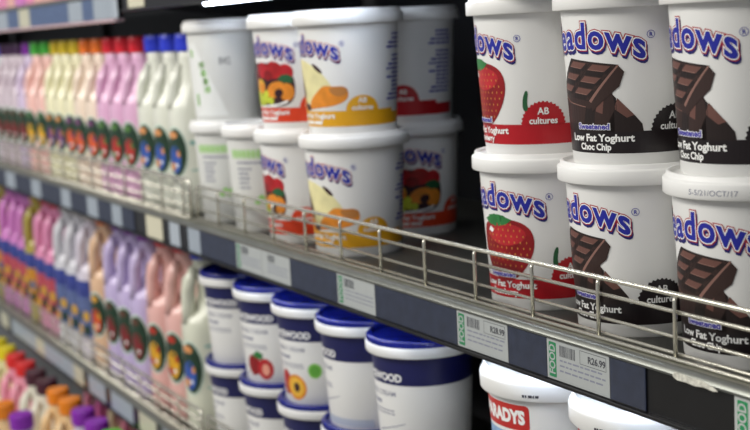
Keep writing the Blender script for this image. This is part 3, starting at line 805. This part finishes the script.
def oval_label(root, core, top, style):
    key = (core, top, style)
    if key not in LABELS:
        p = Print()
        C = mat('print_' + core, core, .45, noise=.3, nscale=200); T = mat('print_' + top, top, .45, noise=.2, nscale=150)
        if style == 'oval':
            U = .010
            p.ell(U, .088, .024, .036, mat('label_pale_ring', 'BFD2C4', .45), 0, n=28); p.ell(U + .001, .088, .0205, .033, GARL, 1, n=28); p.ell(U - .002, .078, .0125, .019, C, 2)
            p.ell(U - .004, .112, .010, .005, T, 2); p.ell(U - .008, .068, .005, .006, T, 3, n=10); p.ell(U + .006, .086, .0035, .005, T, 3, n=10); p.ell(U + .001, .070, .003, .003, WHITEINK, 3, n=8); p.ell(U - .001, .092, .004, .003, GARL, 3, n=8)
            o = p.build('label', root, front_map, step=.004, lift=.00012)
        else:
            p.rect(-.045, .045, .105, .132, mat('label_blue_band', '35428E', .45, noise=.25, nscale=90), 0); p.rect(-.045, .045, .040, .105, C, 0)
            for k in range(7): p.ell(-.020 + (k % 3) * .019, .052 + (k // 3) * .022, .008, .009, T if k % 2 else GARL, 1, n=10)
            o = p.build('label', root, front_map, step=.004, lift=.00012)
        LABELS[key] = o.data
        return o
    o = bpy.data.objects.new('label', LABELS[key]); COL.objects.link(o); o.parent = root
    return o
def side_print(root):
    if 'side' not in LABELS:
        p = Print()
        for v, h in ((.116, .003), (.098, .006), (.062, .002)): p.rect(.037, .092, v, v + h, TEAL, 0)
        p.rect(.0925, .0935, .062, .119, TEAL, 0)
        o = p.build('side_print', root, front_map, step=.004)
        LABELS['side'] = o.data; return o
    o = bpy.data.objects.new('side_print', LABELS['side']); COL.objects.link(o); o.parent = root; return o
def bottle(x, y, z, body, capc, lab, label, group, rz=0.0, cat='bottle'):
    t = empty('drink_bottle', (x, y, z + (DZ if z > ZB else 0)), rz)
    bmats = mat('milk_' + body, body, .22, noise=.03, nscale=20, spec=.5); cm = mat('cap_' + capc, capc, .35, noise=.05)
    slim = abs(z - ZM) < .01
    for nm_, me, m in (('bottle_body', BS_ if slim else BM_, bmats), ('handle', HS_ if slim else HM_, bmats), ('cap', CM_, cm)):
        o = bpy.data.objects.new(nm_, me); COL.objects.link(o); o.parent = t
        o.material_slots[0].link = 'OBJECT'; o.material_slots[0].material = m
    if lab:
        oval_label(t, *lab)
        if lab[2] == 'oval': side_print(t)
    return tag(t, label, cat, group)
BLUEC, REDC, ORC, YEC, GRC, PUC, DPC = '2B3CD0', 'E01C30', 'F47A20', 'DCC024', '48B83E', '8A30AE', '44204C'
PINK, PEACH, BANAN, SALM, LILAC, GLIL, MILK = 'E0B2D2', 'EEDCCA', 'ECE8C6', 'EEC2BA', 'D2C2DE', 'D0C2CC', 'E0E2D6'
def series(items, x0, dx, y, z, place_txt, group, jit=.0, sc=1.0):
    cnt = {}
    for i, (cname, capname, body, capc, lab) in enumerate(items):
        k = (cname, capname); cnt[k] = cnt.get(k, 0) + 1
        tot = sum(1 for q in items if (q[0], q[1]) == k)
        l = ('%s bottle, %s cap, %s' % (cname, capname, place_txt)) + ('' if tot == 1 else ', %s of its colour from the tubs' % ordn[cnt[k] - 1])
        bottle(x0 - i * dx, y + random.uniform(-jit, jit), z, body, capc, lab, l, group, random.uniform(-.04, .04)).scale = (min(sc, 1.06) if sc > 1.05 else 1.0, sc, sc)
LB = ('2F55A8', 'D8945A', 'oval'); LR = ('B02A26', '4E7A3A', 'oval'); LO = ('D65A2A', '6E3A6A', 'oval'); LP = ('6A3A74', 'C98A4A', 'oval'); LY = ('E0A81E', '3B6B33', 'oval'); LD = ('7A2024', '5A3A2A', 'oval')
mid = [('white', 'blue', MILK, BLUEC, LB)] * 3 + [('pink', 'red', PINK, REDC, LR)] * 3 + [('cream', 'orange', PEACH, ORC, LO)] * 2 + [('pale yellow', 'yellow', BANAN, YEC, LO)] + [('pale yellow', 'yellow', BANAN, YEC, LP)] * 2 + \
      [('salmon', 'green', SALM, GRC, LY)] * 2 + [('lilac', 'purple', LILAC, PUC, LD)] + [('mauve', 'dark purple', GLIL, DPC, LD)] * 3 + [('white', 'bright blue', 'DCE2E6', '3A3AE0', ('3A7FB8', '9AC0DA', 'oval'))] * 2
series(mid, -1.7365, .0680, .0450, ZM, 'middle shelf front', 'front row of bottles on the middle shelf', .002, 1.02)
back = [('pink', 'red', PINK, REDC, None)] * 4 + [('pale yellow', 'yellow', BANAN, YEC, None)] * 3 + [('lilac', 'navy', LILAC, '2A2470', None)] * 6
series(back, -1.840, .0690, .1180, ZM, 'middle shelf back', 'back row of bottles on the middle shelf', .003)
WJ, PK, LAV, PCH, RSE, OLV, MAG = 'D6D8C6', 'E3B3AC', 'C2B3DA', 'DDB896', 'DD8FB4', 'A89B4C', 'CF83C6'
LY2 = ('D9A21E', 'B0301E', 'oval'); ST = ('B84A58', 'D0A23A', 'floral'); SG = ('C98A2A', '5A6A8A', 'floral'); SB = ('5A6A9A', 'D0A23A', 'floral')
low = [('milky white', 'blue', WJ, BLUEC, LB), ('salmon', 'red', PK, REDC, LY2), ('salmon', 'red', PK, REDC, LY2), ('lavender', 'purple', LAV, PUC, LD), ('lavender', 'purple', LAV, PUC, LD), ('lavender', 'purple', LAV, PUC, LD),
       ('peach', 'orange', PCH, ORC, ('C9481E', 'D9A23A', 'oval')), ('pale white', 'white', 'D2CCDA', 'D0D0D0', SB), ('pale white', 'white', 'CFCFD6', 'D0D0D0', SB), ('rose pink', 'red', RSE, REDC, ST), ('rose pink', 'red', RSE, REDC, ST), ('olive gold', 'yellow', OLV, YEC, SG), ('magenta pink', 'purple', MAG, PUC, ST), ('magenta pink', 'purple', MAG, PUC, ST), ('magenta pink', 'purple', MAG, PUC, ST), ('olive gold', 'yellow', OLV, YEC, SG)]
low.insert(9, low[8])
series(low, -1.738, .0765, .0450, ZLW, 'lower shelf', 'handled bottles on the lower shelf', .003, 1.13)
up = [('magenta pink', 'purple', MAG, PUC, None), ('cream', 'orange', PEACH, ORC, None), ('rose pink', 'red', RSE, REDC, ST), ('rose pink', 'red', RSE, REDC, ST), ('salmon', 'red', PK, REDC, ST), ('salmon', 'red', PK, REDC, ST), ('rose pink', 'red', RSE, REDC, ST), ('magenta pink', 'purple', MAG, PUC, ST), ('salmon', 'red', PK, REDC, ST), ('rose pink', 'red', RSE, REDC, ST), ('rose pink', 'red', RSE, REDC, ST)]
series(up, -2.06, .0735, .0450, ZT, 'upper shelf', 'bottles on the upper shelf', .003)
# bottles on the base deck, seen from above
S_ = 1.085
def at_z(px, py, z):
    d = FWD + RGT * ((px - 375) / F_PX) + UPV * ((215 - py) / F_PX)
    t = (z - CAM.z) / d.z; return CAM + d * t
deckb = [((123, 428), 'pale', 'lime green', 'DDE0CC', '6ACB4A'), ((105, 418), 'lilac white', 'purple', 'DCD0E0', '8A2AB0'), ((87.5, 409), 'lilac white', 'purple', 'DCD0E0', '8A2AB0'), ((65, 400), 'apricot', 'orange', 'F0CE9A', 'F08A1E'), ((55, 389), 'apricot', 'orange', 'F0CE9A', 'F08A1E'),
         ((46, 379), 'cream', 'dark brown', 'E8E4D4', '4A2030'), ((42, 368), 'cream', 'dark brown', 'E8E4D4', '4A2030'), ((29, 363), 'strawberry pink', 'red', 'F0A0B4', 'E02A2A'), ((14, 357), 'strawberry pink', 'red', 'F0A0B4', 'E02A2A'), ((11, 346), 'pale lemon', 'yellow', 'EAE6B0', 'EBD818'), ((3, 331), 'pale lemon', 'yellow', 'EAE6B0', 'EBD818')]
cnt = {}
for i, (px, cname, capname, body, capc) in enumerate(deckb):
    k = capname; cnt[k] = cnt.get(k, 0) + 1
    x = -1.975 - i * .0805; y = -0.045
    tot = sum(1 for q in deckb if q[2] == k)
    l = '%s bottle, %s cap, base deck rear row' % (cname, capname) + ('' if tot == 1 else (', nearer of two alike' if cnt[k] == 1 else ', farther of two alike'))
    o = bottle(x, y, ZB, body, capc, None, l, 'bottles on the base deck', random.uniform(-.05, .05)); o.scale = (S_, S_, S_)
for px, nm_, body, capc, cname in (((19, 420), 'purple', 'DCD0E0', '8A2AB0', 'lilac white'), ((1, 409), 'orange', 'F0CE9A', 'F08A1E', 'apricot')):
    p = at_z(px[0], px[1], ZB + .24 * S_)
    o = bottle(p.x, p.y, ZB, body, capc, None, '%s bottle with %s cap in the front row on the base deck' % (cname, nm_), 'bottles on the base deck', 0.0); o.scale = (S_, S_, S_)
for i in range(8):
    o = bottle(-1.93 - i * .0790, .085, ZB, ['CF6AA8', 'D98AA0', 'D8C8A8'][i % 3], ['B02A7A', 'C0342A', 'D98A2A'][i % 3], ST, 'shaded %s bottle behind the base deck rows, %s from the tubs' % (['magenta', 'pink', 'cream'][i % 3], ordn[i]), 'shaded bottles on the base deck')
